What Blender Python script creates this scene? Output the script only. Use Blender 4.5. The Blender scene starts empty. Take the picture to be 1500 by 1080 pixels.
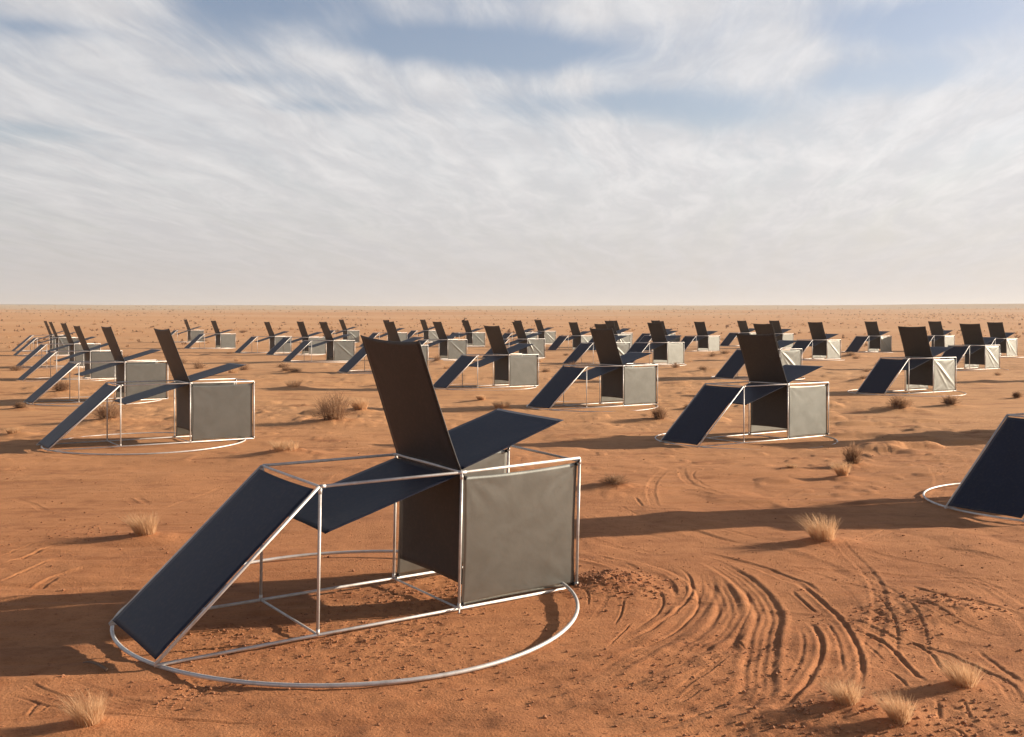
import bpy, math, random
import numpy as np
from mathutils import Vector, Matrix
C = bpy.context.scene.collection
SC = bpy.context.scene
R = math.radians
random.seed(7); rng = np.random.default_rng(7)

# ------------------------------------------------------------------ camera, sky, sun, exposure
FPX, CX, EYE, HC = 1578.5, 750.0, 470.4, 3.119          # focal length and eye line of the photograph, in its pixels; eye height in metres
cam = bpy.data.cameras.new('camera'); cam_o = bpy.data.objects.new('camera', cam); C.objects.link(cam_o)
cam_o.location = (0, 0, HC); cam_o.rotation_euler = (R(90), 0, 0)
cam.sensor_width = 36; cam.lens = 36 * FPX / 1500; cam.shift_y = -(540 - EYE) / 1500
cam.clip_start = .1; cam.clip_end = 30000
SC.camera = cam_o

SUN_EL, SUN_AZ = R(15), R(90 - 16.5)                      # azimuth from +Y (into the picture) towards +X
SUN_DIR = Vector((math.cos(SUN_EL) * math.sin(SUN_AZ), math.cos(SUN_EL) * math.cos(SUN_AZ), math.sin(SUN_EL)))
sun = bpy.data.lights.new('sun', 'SUN'); sun.energy = 5.0; sun.angle = R(.6); sun.color = (1, .86, .70)
sun_o = bpy.data.objects.new('sun', sun); C.objects.link(sun_o)
sun_o.rotation_euler = SUN_DIR.to_track_quat('Z', 'Y').to_euler(); sun_o.location = (60, 20, 40)

SC.view_settings.view_transform = 'Standard'; SC.view_settings.look = 'None'
SC.view_settings.gamma = 1; SC.view_settings.exposure = 0.86
SC.cycles.use_denoising = True
SC.cycles.max_bounces = 6; SC.cycles.volume_bounces = 1


class NT:
    """a small helper for writing node trees"""
    def __init__(s, tree): s.t = tree; s.n = tree.nodes; s.l = tree.links
    def node(s, typ, **kw):
        n = s.n.new(typ)
        for k, v in kw.items(): setattr(n, k, v)
        return n
    def put(s, sock, v):
        if isinstance(v, bpy.types.NodeSocket): s.l.new(v, sock)
        elif v is not None: sock.default_value = v
    def math(s, op, a, b=None, c=None, clamp=False):
        n = s.node('ShaderNodeMath', operation=op, use_clamp=clamp)
        for i, v in enumerate((a, b, c)): s.put(n.inputs[i], v)
        return n.outputs[0]
    def vmath(s, op, a, b=None, scale=None):
        n = s.node('ShaderNodeVectorMath', operation=op)
        s.put(n.inputs[0], a)
        if b is not None: s.put(n.inputs[1], b)
        if scale is not None: s.put(n.inputs['Scale'], scale)
        return n.outputs['Value'] if op in ('DOT_PRODUCT', 'LENGTH', 'DISTANCE') else n.outputs[0]
    def mix(s, f, a, b, blend='MIX'):
        n = s.node('ShaderNodeMix', data_type='RGBA', blend_type=blend)
        s.put(n.inputs[0], f); s.put(n.inputs[6], a); s.put(n.inputs[7], b)
        return n.outputs[2]
    def noise(s, vec, scale, detail=4, rough=.5, dist=0, w=None):
        n = s.node('ShaderNodeTexNoise', noise_dimensions='3D')
        s.put(n.inputs['Vector'], vec); s.put(n.inputs['Scale'], scale); s.put(n.inputs['Detail'], detail)
        s.put(n.inputs['Roughness'], rough); s.put(n.inputs['Distortion'], dist)
        return n.outputs[0]
    def ramp(s, v, lo, hi, a=0., b=1., smooth=True):
        n = s.node('ShaderNodeMapRange', interpolation_type='SMOOTHSTEP' if smooth else 'LINEAR')
        for i, x in enumerate((v, lo, hi, a, b)): s.put(n.inputs[i], x)
        return n.outputs[0]
    def xyz(s, v):
        n = s.node('ShaderNodeSeparateXYZ'); s.put(n.inputs[0], v); return n.outputs
    def comb(s, x, y, z):
        n = s.node('ShaderNodeCombineXYZ')
        for i, v in enumerate((x, y, z)): s.put(n.inputs[i], v)
        return n.outputs[0]


def rgb(r, g, b): return (r, g, b, 1)


# the world: Nishita air with high thin cloud drawn on a flat layer overhead
W = bpy.data.worlds.new('World'); SC.world = W; W.use_nodes = True
def build_world():
    q = NT(W.node_tree); q.n.clear()
    sky = q.node('ShaderNodeTexSky', sky_type='NISHITA'); sky.sun_disc = False
    sky.sun_elevation = SUN_EL; sky.sun_rotation = SUN_AZ; sky.air_density = 1.0; sky.dust_density = 1.5; sky.ozone_density = 1.2
    d = q.node('ShaderNodeTexCoord').outputs['Generated']
    x, y, z = q.xyz(d)
    zz = q.math('ADD', q.math('MAXIMUM', z, 0.0), .07)
    az = R(9)
    along = q.math('ADD', q.math('MULTIPLY', x, math.sin(az)), q.math('MULTIPLY', y, math.cos(az)))
    across = q.math('SUBTRACT', q.math('MULTIPLY', x, math.cos(az)), q.math('MULTIPLY', y, math.sin(az)))
    u = q.math('DIVIDE', along, zz); v = q.math('DIVIDE', across, zz)
    p = q.comb(q.math('MULTIPLY', u, .36), v, 0.0)
    warp = q.noise(p, 1.1, 3, .55)
    p2 = q.vmath('ADD', p, q.comb(0.0, q.math('MULTIPLY', q.math('SUBTRACT', warp, .5), .75), 3.7))
    big = q.noise(p2, 1.15, 6, .54, 0)
    streak = q.noise(q.vmath('MULTIPLY', p2, (.5, 1.9, 1)), 1.6, 10, .64, .06)
    puff = q.noise(q.vmath('ADD', q.vmath('MULTIPLY', p2, (1.0, 1.25, 1)), (4.1, 2.2, 0)), 4.6, 10, .66, .05)
    dens = q.math('ADD', q.math('MULTIPLY', big, .50), q.math('ADD', q.math('MULTIPLY', streak, .34), q.math('MULTIPLY', puff, .16)))
    # veil thickens towards the horizon
    veil = q.ramp(z, .26, .08, 0, .17)
    # gaps of open sky and banks of cloud: (azimuth, elevation) in degrees from the view axis, size in degrees, weight
    bias = veil
    for a, e, sa, se, w in GAPS:
        ta = q.math('DIVIDE', q.math('SUBTRACT', q.math('ARCTAN2', x, y), R(a)), R(sa))
        te = q.math('DIVIDE', q.math('SUBTRACT', q.math('ARCSINE', z), R(e)), R(se))
        rr = q.math('ADD', q.math('MULTIPLY', ta, ta), q.math('MULTIPLY', te, te))
        bias = q.math('ADD', bias, q.math('MULTIPLY', q.math('EXPONENT', q.math('MULTIPLY', rr, -1.0)), .88 * w))
    cover = q.ramp(q.math('ADD', dens, bias), .33, .63)
    shade = q.ramp(puff, .35, .7)
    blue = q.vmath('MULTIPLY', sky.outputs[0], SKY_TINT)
    blue = q.vmath('SCALE', blue, scale=q.ramp(z, .36, .75, 1, .5))  # open sky dimmed high up, out of view, to darken the shadows
    cloud = q.mix(shade, CLOUD_DARK, CLOUD_LIGHT)
    side = q.ramp(x, -.45, .45, .93, 1.08, False)
    cloud = q.vmath('SCALE', cloud, scale=side)
    cover = q.math('MULTIPLY', cover, q.ramp(z, .62, .34, 0, 1))      # cloud cleared overhead, out of view, to deepen the ground shadows
    col = q.mix(q.math('MULTIPLY', cover, q.ramp(streak, .3, .65, .70, .95)), blue, cloud)
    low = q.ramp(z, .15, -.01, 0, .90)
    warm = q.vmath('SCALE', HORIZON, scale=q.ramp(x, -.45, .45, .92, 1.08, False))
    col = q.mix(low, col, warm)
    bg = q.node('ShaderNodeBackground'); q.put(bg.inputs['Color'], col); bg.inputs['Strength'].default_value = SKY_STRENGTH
    out = q.node('ShaderNodeOutputWorld'); q.l.new(bg.outputs[0], out.inputs[0])
SKY_STRENGTH = .052
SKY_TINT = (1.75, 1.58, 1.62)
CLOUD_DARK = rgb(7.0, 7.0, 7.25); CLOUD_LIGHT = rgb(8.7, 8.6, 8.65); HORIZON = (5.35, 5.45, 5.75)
GAPS = [(-12.8, 16.0, 4.2, 1.1, -.26), (-4.7, 14.4, 5, .9, -.24), (2.9, 13.9, 4.2, .9, -.22), (6, 11.4, 4.5, .8, -.22), (11.1, 10.7, 3.2, 1.0, -.20),
        (18.5, 12.0, 4, .9, -.20), (20.5, 14.6, 4.5, 1.1, -.24), (-23.6, 14, 2.5, .4, -.14), (-15.5, 12.3, 4, .45, -.13), (-11, 11.0, 3.5, .4, -.13), (-23.6, 9.2, 3.5, .45, -.14), (6, 6.9, 5, .5, -.05), (17, 7.2, 5, .6, -.07),
        (-1.8, 12.3, 6, .8, .14), (13.7, 13.4, 2.6, 1.6, .22), (22.5, 10.2, 5, 1.1, .20), (3, 8.8, 7, 1.4, .12), (-20.8, 15.7, 5, 1.1, .16), (6, 16.2, 6, .7, .16), (-20, 11.8, 5, 1.4, .12), (-8, 9.5, 7, 1.5, .10), (-10, 13.4, 4, .7, .12)]
build_world()


# ------------------------------------------------------------------ terrain
def px_dir(px, py): return (px - CX) / FPX, -(py - EYE) / FPX

def _hash(ix, iy, s):
    n = (ix.astype(np.int64) * 374761393 + iy.astype(np.int64) * 668265263 + s * 974634757) & 0x7fffffff
    n = ((n ^ (n >> 13)) * 1274126177) & 0x7fffffff
    return ((n ^ (n >> 16)) & 0xffff) / 32767.5 - 1
def vn(x, y, s):
    ix = np.floor(x); iy = np.floor(y); fx = x - ix; fy = y - iy
    fx = fx * fx * fx * (fx * (fx * 6 - 15) + 10); fy = fy * fy * fy * (fy * (fy * 6 - 15) + 10)
    a = _hash(ix, iy, s); b = _hash(ix + 1, iy, s); c = _hash(ix, iy + 1, s); d = _hash(ix + 1, iy + 1, s)
    return (a + (b - a) * fx) + ((c + (d - c) * fx) - (a + (b - a) * fx)) * fy

# every shelter: key: (x, y, turn, height of the ground under it)
PLACES = {
 'main': (-1.911, 10.595, .629, 0.0), 'NR': (9.32, 17.51, .532, -.05), 'E': (-1.56, 48.88, .560, .05), 'B': (-9.42, 25.93, .575, .07),
 'C': (6.03, 28.02, .596, -.08), 'D': (2.67, 38.58, .574, -.02), 'F': (16.72, 45.40, .592, .03), 'G': (27.91, 65.73, .614, .11),
 'H': (39.26, 87.55, .620, .18), 'I': (39.49, 100.81, .616, .25), 'J': (32.76, 98.88, .600, .23), 'K': (22.51, 80.75, .612, .19),
 'L': (12.60, 55.53, .557, .14), 'M': (26.57, 110.35, .593, .32), 'N': (25.15, 119.36, .601, .32), 'O': (17.46, 102.16, .650, .20),
 'P': (9.17, 71.88, .649, .16), 'Q': (13.36, 101.21, .591, .25), 'R': (14.46, 111.78, .589, .33), 'S1': (5.70, 75.65, .570, .07),
 'S2': (8.95, 104.58, .587, .30), 'S3': (10.35, 115.0, .599, .33), 'T': (5.62, 107.48, .640, .14), 'U1': (2.45, 126.38, .576, .41),
 'U2': (-.23, 83.27, .544, .21), 'U3': (.02, 115.26, .586, .34), 'V': (-5.69, 116.09, .587, .36), 'X': (-6.19, 79.13, .557, .23),
 'Y': (-7.60, 59.79, .555, .24), 'Z': (-13.92, 113.0, .590, .39), 'W2': (-11.85, 134.6, .599, .44), 'A1': (-21.71, 132.12, .592, .47),
 'A2': (-14.13, 75.95, .564, .22), 'A3': (-18.81, 91.57, .628, .22), 'A4': (-23.13, 97.88, .590, .20), 'A5': (-31.23, 109.48, .641, .30),
 'A6': (-41.55, 133.84, .595, .47), 'L1': (-16.16, 40.20, .612, .05), 'L2': (-23.65, 55.96, .614, .02), 'L3': (-29.61, 68.58, .635, .13),
 'L4': (-39.57, 89.81, .584, .21), 'L5': (-44.70, 100.59, .587, .28),
 'beyond_a': (16.3, 29.1, .59, 0.0), 'beyond_b': (30.0, 53.5, .59, .05),
}
MAIN_TILT = .037
def far_profile(d):
    a = np.where(d < 130, .0035 * d, .455 + .0045 * (d - 130))
    k = np.clip(d - 130, 0, 370); k2 = np.clip(d - 500, 0, None)
    a = np.where(d > 3000, .455 + .0045 * 2870 + .002 * (d - 3000), a); k2 = np.minimum(k2, 2500)
    return a + .5 * (.0125 / 370) * k * k + .0125 * k2

def broad_height(x, y):
    """the ground without small marks: the plain, its long rise, and a level stand for each shelter"""
    d = np.hypot(x, y)
    z = far_profile(d) - .06
    num = np.zeros_like(z); den = np.full_like(z, .15)
    for k, (sx, sy, yaw, sz) in PLACES.items():
        cx = sx + .84 * math.cos(yaw) - .7 * math.sin(yaw); cy = sy + .84 * math.sin(yaw) + .7 * math.cos(yaw)
        w = np.exp(-((x - cx) ** 2 + (y - cy) ** 2) / (2 * 3.2 ** 2))
        base = float(far_profile(np.array(math.hypot(sx, sy)))) - .06
        t = sz - base
        if k == 'main':
            t = t + .4 * MAIN_TILT * (-(x - sx) * math.sin(yaw) + (y - sy) * math.cos(yaw)) - (z - base)
        num += w * t; den += w
    near = np.clip((den - .15) * 1.6, 0, 1)
    z = z + num / den
    und = .10 * vn(x / 17, y / 17, 1) + .05 * vn(x / 6.1, y / 6.1, 2)
    far_und = 1.4 * vn(x / 210, y / 210, 3) * np.clip((d - 250) / 600, 0, 1) + 7 * vn(x / 1500, y / 1500, 4) * np.clip((d - 900) / 2000, 0, 1)
    return z + und * (1 - near) * np.clip(d / 30, .35, 1) + far_und

def ground_at(px, py):
    """the point of the plain seen at a pixel of the photograph"""
    dx, dz = px_dir(px, py)
    t = HC / max(1e-4, -dz)
    for _ in range(25):
        z = float(broad_height(np.array([dx * t]), np.array([t]))[0])
        t = .5 * t + .5 * (HC - z) / max(1e-4, -dz)
    return dx * t, t

# mounds under tufts: (x, y, radius, height) are filled by the plants' list
MOUNDS = []

# tufts the photograph shows: pixel of the foot, width and height in pixels, sort
TUFTS = [
 (1205, 798, 58, 36, 'grass', 'upright pale grass tuft on a mound at the edge of the long shadow'),
 (213, 790, 52, 30, 'grass', 'pale grass tuft left of the foreground shelter, wind-blown, on bare sand'),
 (131, 1068, 66, 42, 'grass', 'broad straw tuft in the bottom left corner in front of the hoop'),
 (1412, 1010, 58, 38, 'grass', 'loose pale tuft at bottom right casting a dark shadow on the tracks'),
 (1240, 1040, 54, 34, 'grass', 'low pale tuft at bottom right, left of the tuft with tall stalks'),
 (1318, 1062, 44, 40, 'grass', 'narrow pale tuft with two tall stalks at the bottom edge, lower right'),
 (1250, 684, 38, 32, 'shrub', 'round dark brown shrub between the pale-sided shelter and the cut-off ramp'),
 (1234, 699, 24, 22, 'grass', 'small straw tuft at the foot of the round dark shrub'),
 (900, 720, 58, 14, 'shrub', 'low flat dark tuft right of the foreground box'),
 (488, 621, 74, 40, 'shrub', 'largest brown shrub, between the left shelter and the raised foreground panel'),
 (528, 606, 34, 18, 'grass', 'small straw tuft right behind the largest brown shrub'),
 (418, 668, 66, 14, 'grass', 'low sprawling pale tuft on a mound right of the left shelter'),
 (160, 619, 58, 26, 'shrub', 'dark shrub seen through the open frame of the left shelter'),
 (90, 576, 32, 15, 'shrub', 'dark shrub beside the ramp foot at the far left'),
 (966, 617, 30, 20, 'shrub', 'dark little shrub at the right end of the centre shelter hoop'),
 (1318, 604, 42, 20, 'shrub', 'brown shrub in front of the white-sided shelter on the right'),
 (1392, 596, 30, 13, 'shrub', 'low dark shrub right of the brown shrub before the white-sided shelter'),
 (990, 541, 18, 10, 'shrub', 'small shrub in front of the cream box right of centre'),
 (645, 506, 14, 8, 'shrub', None), (430, 570, 36, 9, 'grass', 'low pale tuft midway between left shelter and raised foreground panel'), (432, 548, 30, 8, 'shrub', 'low dark shrub right of the second box in the left row'), (735, 602, 40, 9, 'grass', 'flat pale tuft just above the tip of the foreground wing'),
 (1428, 528, 22, 7, 'shrub', None), (1246, 523, 20, 7, 'shrub', None), (1062, 520, 22, 7, 'shrub', None), (1490, 584, 16, 9, 'shrub', 'dark shrub at the right edge above the cut-off ramp'),
 (640, 531, 18, 9, 'shrub', None), (560, 566, 26, 8, 'grass', 'small pale tuft left of the upper half of the raised foreground panel'), (420, 545, 20, 8, 'shrub', None),
 (705, 590, 20, 7, 'grass', 'tiny pale tuft right of the raised foreground panel above its wing'), (20, 640, 30, 8, 'grass', 'pale tuft at the left edge beside the nearest left ramp foot'), (1160, 688, 22, 6, 'grass', 'tiny pale tuft below the pale-boxed shelter hoop on the right'), (30, 600, 22, 9, 'shrub', 'dark shrub near the left edge below the second left ramp'),
 (1010, 600, 20, 6, 'shrub', 'tiny dark shrub left of the pale-boxed shelter raised panel'), (1265, 560, 20, 7, 'shrub', 'tiny shrub at the foot of the broad ramp of the white-sided shelter'), (1030, 545, 22, 7, 'shrub', None),
 (1175, 474, 14, 6, 'shrub', None), (355, 488, 14, 6, 'shrub', None), (300, 500, 12, 5, 'shrub', None),
]
TUFT_POS = []
for (px, py, w, h, sort, lab) in TUFTS:
    x, y = ground_at(px, py)
    TUFT_POS.append((x, y, w * y / FPX, h * y / FPX, sort, lab))
    s = w * y / FPX
    MOUNDS.append((x + .1 * s, y + .05 * s, .75 * s + .1, min(.16, .16 * s)))
for (px, py, s, h) in [(885, 862, .55, .09), (905, 850, .4, .06), (300, 1000, .35, -.04), (1310, 915, .5, .05), (1390, 895, .5, .06), (1300, 910, .3, -.05)]:
    x, y = ground_at(px, py); MOUNDS.append((x, y, s, h))

# wheel tracks: pixel polylines of the photograph laid on the plain; width and depth in metres; number of parallel ribs
def zz(ox, oy, s, pts): return [(ox + s * a, oy + s * b) for a, b in pts]
T4 = lambda *p: zz(850, 760, .2964, p)
T5 = lambda *p: zz(1150, 760, .2964, p)
T6 = lambda *p: zz(0, 640, .27778, p)
T8 = lambda *p: zz(830, 620, .38, p)
T7 = lambda *p: zz(0, 900, .33333, p)
TRACKS = [
 (T4((540, 150), (640, 175), (760, 205), (900, 245), (1010, 290), (1110, 330), (1180, 400)), .10, .045, 2),
 (T4((530, 180), (640, 215), (760, 280), (860, 350), (915, 430), (920, 520), (900, 620), (890, 720), (880, 820), (820, 930), (720, 1020)), .13, .055, 3),
 (T4((570, 240), (620, 300), (625, 370), (560, 470), (450, 570), (330, 650), (200, 720), (90, 800), (0, 860)), .12, .035, 2),
 (T4((640, 285), (700, 350), (735, 430), (715, 510), (640, 590), (560, 640), (490, 720)), .12, .055, 3),
 (T4((470, 230), (540, 290), (550, 370), (500, 430), (420, 500), (300, 570), (180, 640)), .05, .02, 1),
 (T4((430, 250), (500, 310), (510, 360), (480, 400)), .04, .02, 2), (T4((380, 270), (450, 320), (470, 380)), .035, .02, 2),
 (T4((220, 400), (200, 470), (165, 540)), .03, .02, 1), (T4((260, 510), (190, 580), (130, 640)), .03, .02, 1), (T4((590, 830), (480, 900)), .05, .03, 2),
 (T4((745, 660), (650, 740), (450, 870)), .04, .025, 2),
 (T4((0, 150), (120, 190), (240, 230), (330, 280)), .04, .02, 2), (T4((0, 100), (150, 130), (300, 150), (430, 190)), .05, .025, 3),
 (T4((0, 190), (100, 220), (200, 265)), .04, .02, 2), (T4((150, 380), (60, 500)), .03, .015, 2), (T4((0, 365), (40, 390), (40, 440)), .03, .02, 1),
 (T4((760, 600), (820, 650)), .03, .02, 1), (T4((1040, 360), (1170, 470)), .04, .02, 1),
 (T5((40, 490), (125, 525), (170, 600), (168, 690), (130, 780), (40, 890), (-60, 960)), .07, .035, 1),
 (T5((60, 530), (90, 600), (85, 680), (40, 770), (-20, 840)), .05, .012, 1),
 (T5((20, 285), (120, 360), (230, 460), (310, 560), (360, 660), (375, 760), (355, 870)), .07, .035, 1),
 (T5((190, 500), (250, 590), (280, 690), (285, 780)), .05, .018, 1), (T5((20, 350), (90, 405), (160, 470)), .045, .02, 1),
 (T5((280, 540), (420, 580), (500, 620), (600, 710), (700, 830)), .06, .03, 1), (T5((370, 590), (500, 700)), .04, .015, 1), (T5((440, 720), (540, 760), (610, 850)), .04, .015, 1),
 (T5((150, 470), (350, 520), (540, 590), (760, 650), (920, 720), (1040, 790), (1120, 870), (1180, 960)), .08, .04, 2),
 (T5((520, 560), (700, 640), (780, 750)), .05, .025, 1), (T5((930, 630), (1040, 700), (1180, 820)), .07, .02, 1),
 (T5((150, 300), (330, 335), (560, 400), (800, 500), (1000, 560), (1180, 610)), .07, .035, 2),
 (T5((300, 140), (500, 190), (700, 230), (900, 275), (1180, 320)), .08, .03, 3), (T5((680, 140), (900, 175), (1180, 240)), .08, .03, 3),
 (T5((560, 330), (760, 390), (960, 430), (1180, 490)), .10, .045, 2), (T5((700, 360), (900, 420), (1180, 520)), .06, .03, 2),
 (T5((420, 250), (700, 300), (1000, 340), (1200, 380)), .07, .02, 2), (T5((750, 900), (770, 1000)), .05, .02, 1), (T5((880, 900), (920, 990)), .04, .02, 1),
 (T5((760, 1030), (850, 1040), (900, 1080)), .05, .02, 1), (T5((0, 230), (120, 260), (260, 310)), .05, .025, 2),
 (T8((440, 170), (455, 215), (510, 250), (600, 285), (680, 310)), .09, .04, 2), (T8((390, 175), (330, 240), (340, 320), (400, 350)), .09, .03, 2),
 (T8((500, 185), (490, 210), (570, 255)), .06, .03, 1), (T8((780, 310), (860, 265), (970, 232)), .10, .025, 3), (T8((260, 290), (295, 330)), .06, .03, 1),
 (T8((1180, 105), (1210, 125)), .07, .03, 1), (T8((1220, 95), (1260, 120)), .07, .03, 1), (T8((1260, 88), (1310, 112)), .07, .03, 1), (T8((1300, 82), (1360, 108)), .07, .03, 1),
 (T8((1340, 80), (1400, 100)), .07, .03, 1), (T8((1150, 150), (1300, 140), (1480, 100)), .08, .025, 2), (T8((1200, 180), (1350, 160), (1500, 130)), .08, .02, 2),
 (T8((60, 350), (160, 400), (300, 440)), .06, .02, 3), (T8((200, 320), (280, 360)), .05, .02, 1), (T8((40, 430), (180, 470), (330, 520)), .06, .02, 3),
 (T6((-10, 690), (130, 640), (260, 590), (420, 560), (520, 530)), .06, .03, 1), (T6((30, 755), (150, 710), (300, 650), (500, 605)), .06, .03, 1),
 (T6((150, 820), (250, 770), (330, 735), (500, 690)), .07, .04, 2), (T6((-10, 780), (120, 720)), .05, .02, 1), (T6((-10, 640), (200, 560)), .05, .02, 1),
 (T6((40, 320), (160, 350), (240, 385), (340, 385)), .07, .025, 2), (T6((840, 390), (940, 345), (1080, 300), (1200, 250)), .06, .025, 2), (T6((660, 320), (720, 350)), .07, .03, 2),
 (T6((440, 245), (600, 270), (700, 290)), .08, .02, 1), (T6((720, 320), (790, 350)), .06, .03, 2), (T6((860, 390), (1000, 430)), .05, .015, 1), (T6((130, 290), (280, 310)), .06, .02, 2),
 (T7((0, 340), (130, 390), (260, 420), (700, 455), (1250, 490)), .045, .022, 1), (T7((120, 455), (170, 395)), .035, .012, 1), (T7((160, 440), (215, 405)), .03, .010, 1),
 (T7((250, 300), (400, 350), (560, 400), (700, 420), (1000, 440)), .10, .02, 3), (T7((100, 300), (200, 350), (380, 400)), .05, .02, 2),
]
trng = random.Random(11)
LANES = []                                               # fainter tracks across the middle distance
for i in range(70):
    x0, y0 = trng.uniform(-26, 30), trng.uniform(12, 75)
    a = trng.gauss(math.pi * .02, .45); kap = trng.uniform(-.12, .12)
    pts = [(x0, y0)]
    for k in range(trng.randint(6, 22)):
        a += kap * .8; x0 += .8 * math.cos(a); y0 += .8 * math.sin(a); pts.append((x0, y0))
    LANES.append((pts, trng.uniform(.06, .14), trng.uniform(.015, .035), trng.choice((1, 2, 2, 3))))

def smooth_line(p, n=6):
    p = [np.array(q, float) for q in p]
    if len(p) < 3: return np.array([p[0] + (p[-1] - p[0]) * t for t in np.linspace(0, 1, 8)])
    q = [2 * p[0] - p[1]] + p + [2 * p[-1] - p[-2]]; o = []
    for i in range(1, len(q) - 2):
        a, b, c, d = q[i - 1:i + 3]
        for t in np.linspace(0, 1, n, endpoint=False):
            o.append(.5 * (2 * b + (c - a) * t + (2 * a - 5 * b + 4 * c - d) * t * t + (3 * b - a - 3 * c + d) * t ** 3))
    o.append(p[-1]); return np.array(o)

def press(z, X, Y, pts, w, depth, ribs, seed):
    if ribs > 1: w *= .62; ribs += 1
    else: w *= .75
    pitch = w * .95; reach = w * (ribs + 2.5)
    lo = pts.min(0) - reach; hi = pts.max(0) + reach
    m = np.nonzero((X > lo[0]) & (X < hi[0]) & (Y > lo[1]) & (Y < hi[1]))[0]
    if not len(m): return
    x, y = X[m], Y[m]; best = np.full(len(m), 1e9); sgn = np.zeros(len(m)); along = np.zeros(len(m))
    L = np.concatenate([[0], np.cumsum(np.hypot(*np.diff(pts, axis=0).T))]); tot = L[-1]
    for i in range(len(pts) - 1):
        a, b = pts[i], pts[i + 1]; e = b - a; ll = e @ e
        if ll < 1e-9: continue
        t = np.clip(((x - a[0]) * e[0] + (y - a[1]) * e[1]) / ll, 0, 1)
        dx = x - a[0] - t * e[0]; dy = y - a[1] - t * e[1]; d = dx * dx + dy * dy
        k = d < best; best[k] = d[k]; sgn[k] = np.sign(e[0] * dy[k] - e[1] * dx[k]); along[k] = L[i] + t[k] * math.sqrt(ll)
    d = np.sqrt(best) * sgn
    d = d + .25 * w * vn(along / .6 + seed * 7, along * 0, seed)
    fade = np.clip(np.minimum(along, tot - along) / (.22 * tot), 0, 1); fade = fade * fade * (3 - 2 * fade)
    fade = fade * (.85 + .25 * vn(along / .9, d / .5, seed + 5))
    prof = np.zeros(len(m))
    for r in range(ribs):
        c = (r - (ribs - 1) / 2) * pitch; u = (d - c) / (w * .5)
        prof += -np.exp(-u * u * 1.4) * (1 if r % 2 == 0 or ribs < 3 else .8)
    edge = (ribs - 1) / 2 * pitch
    for s in (-1, 1):
        u = (d - s * (edge + w * .95)) / (w * .45); prof += .55 * np.exp(-u * u) * (1.15 if s > 0 else .7)
    z[m] += (.26 if ribs > 1 else .40) * depth * fade * prof

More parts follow.
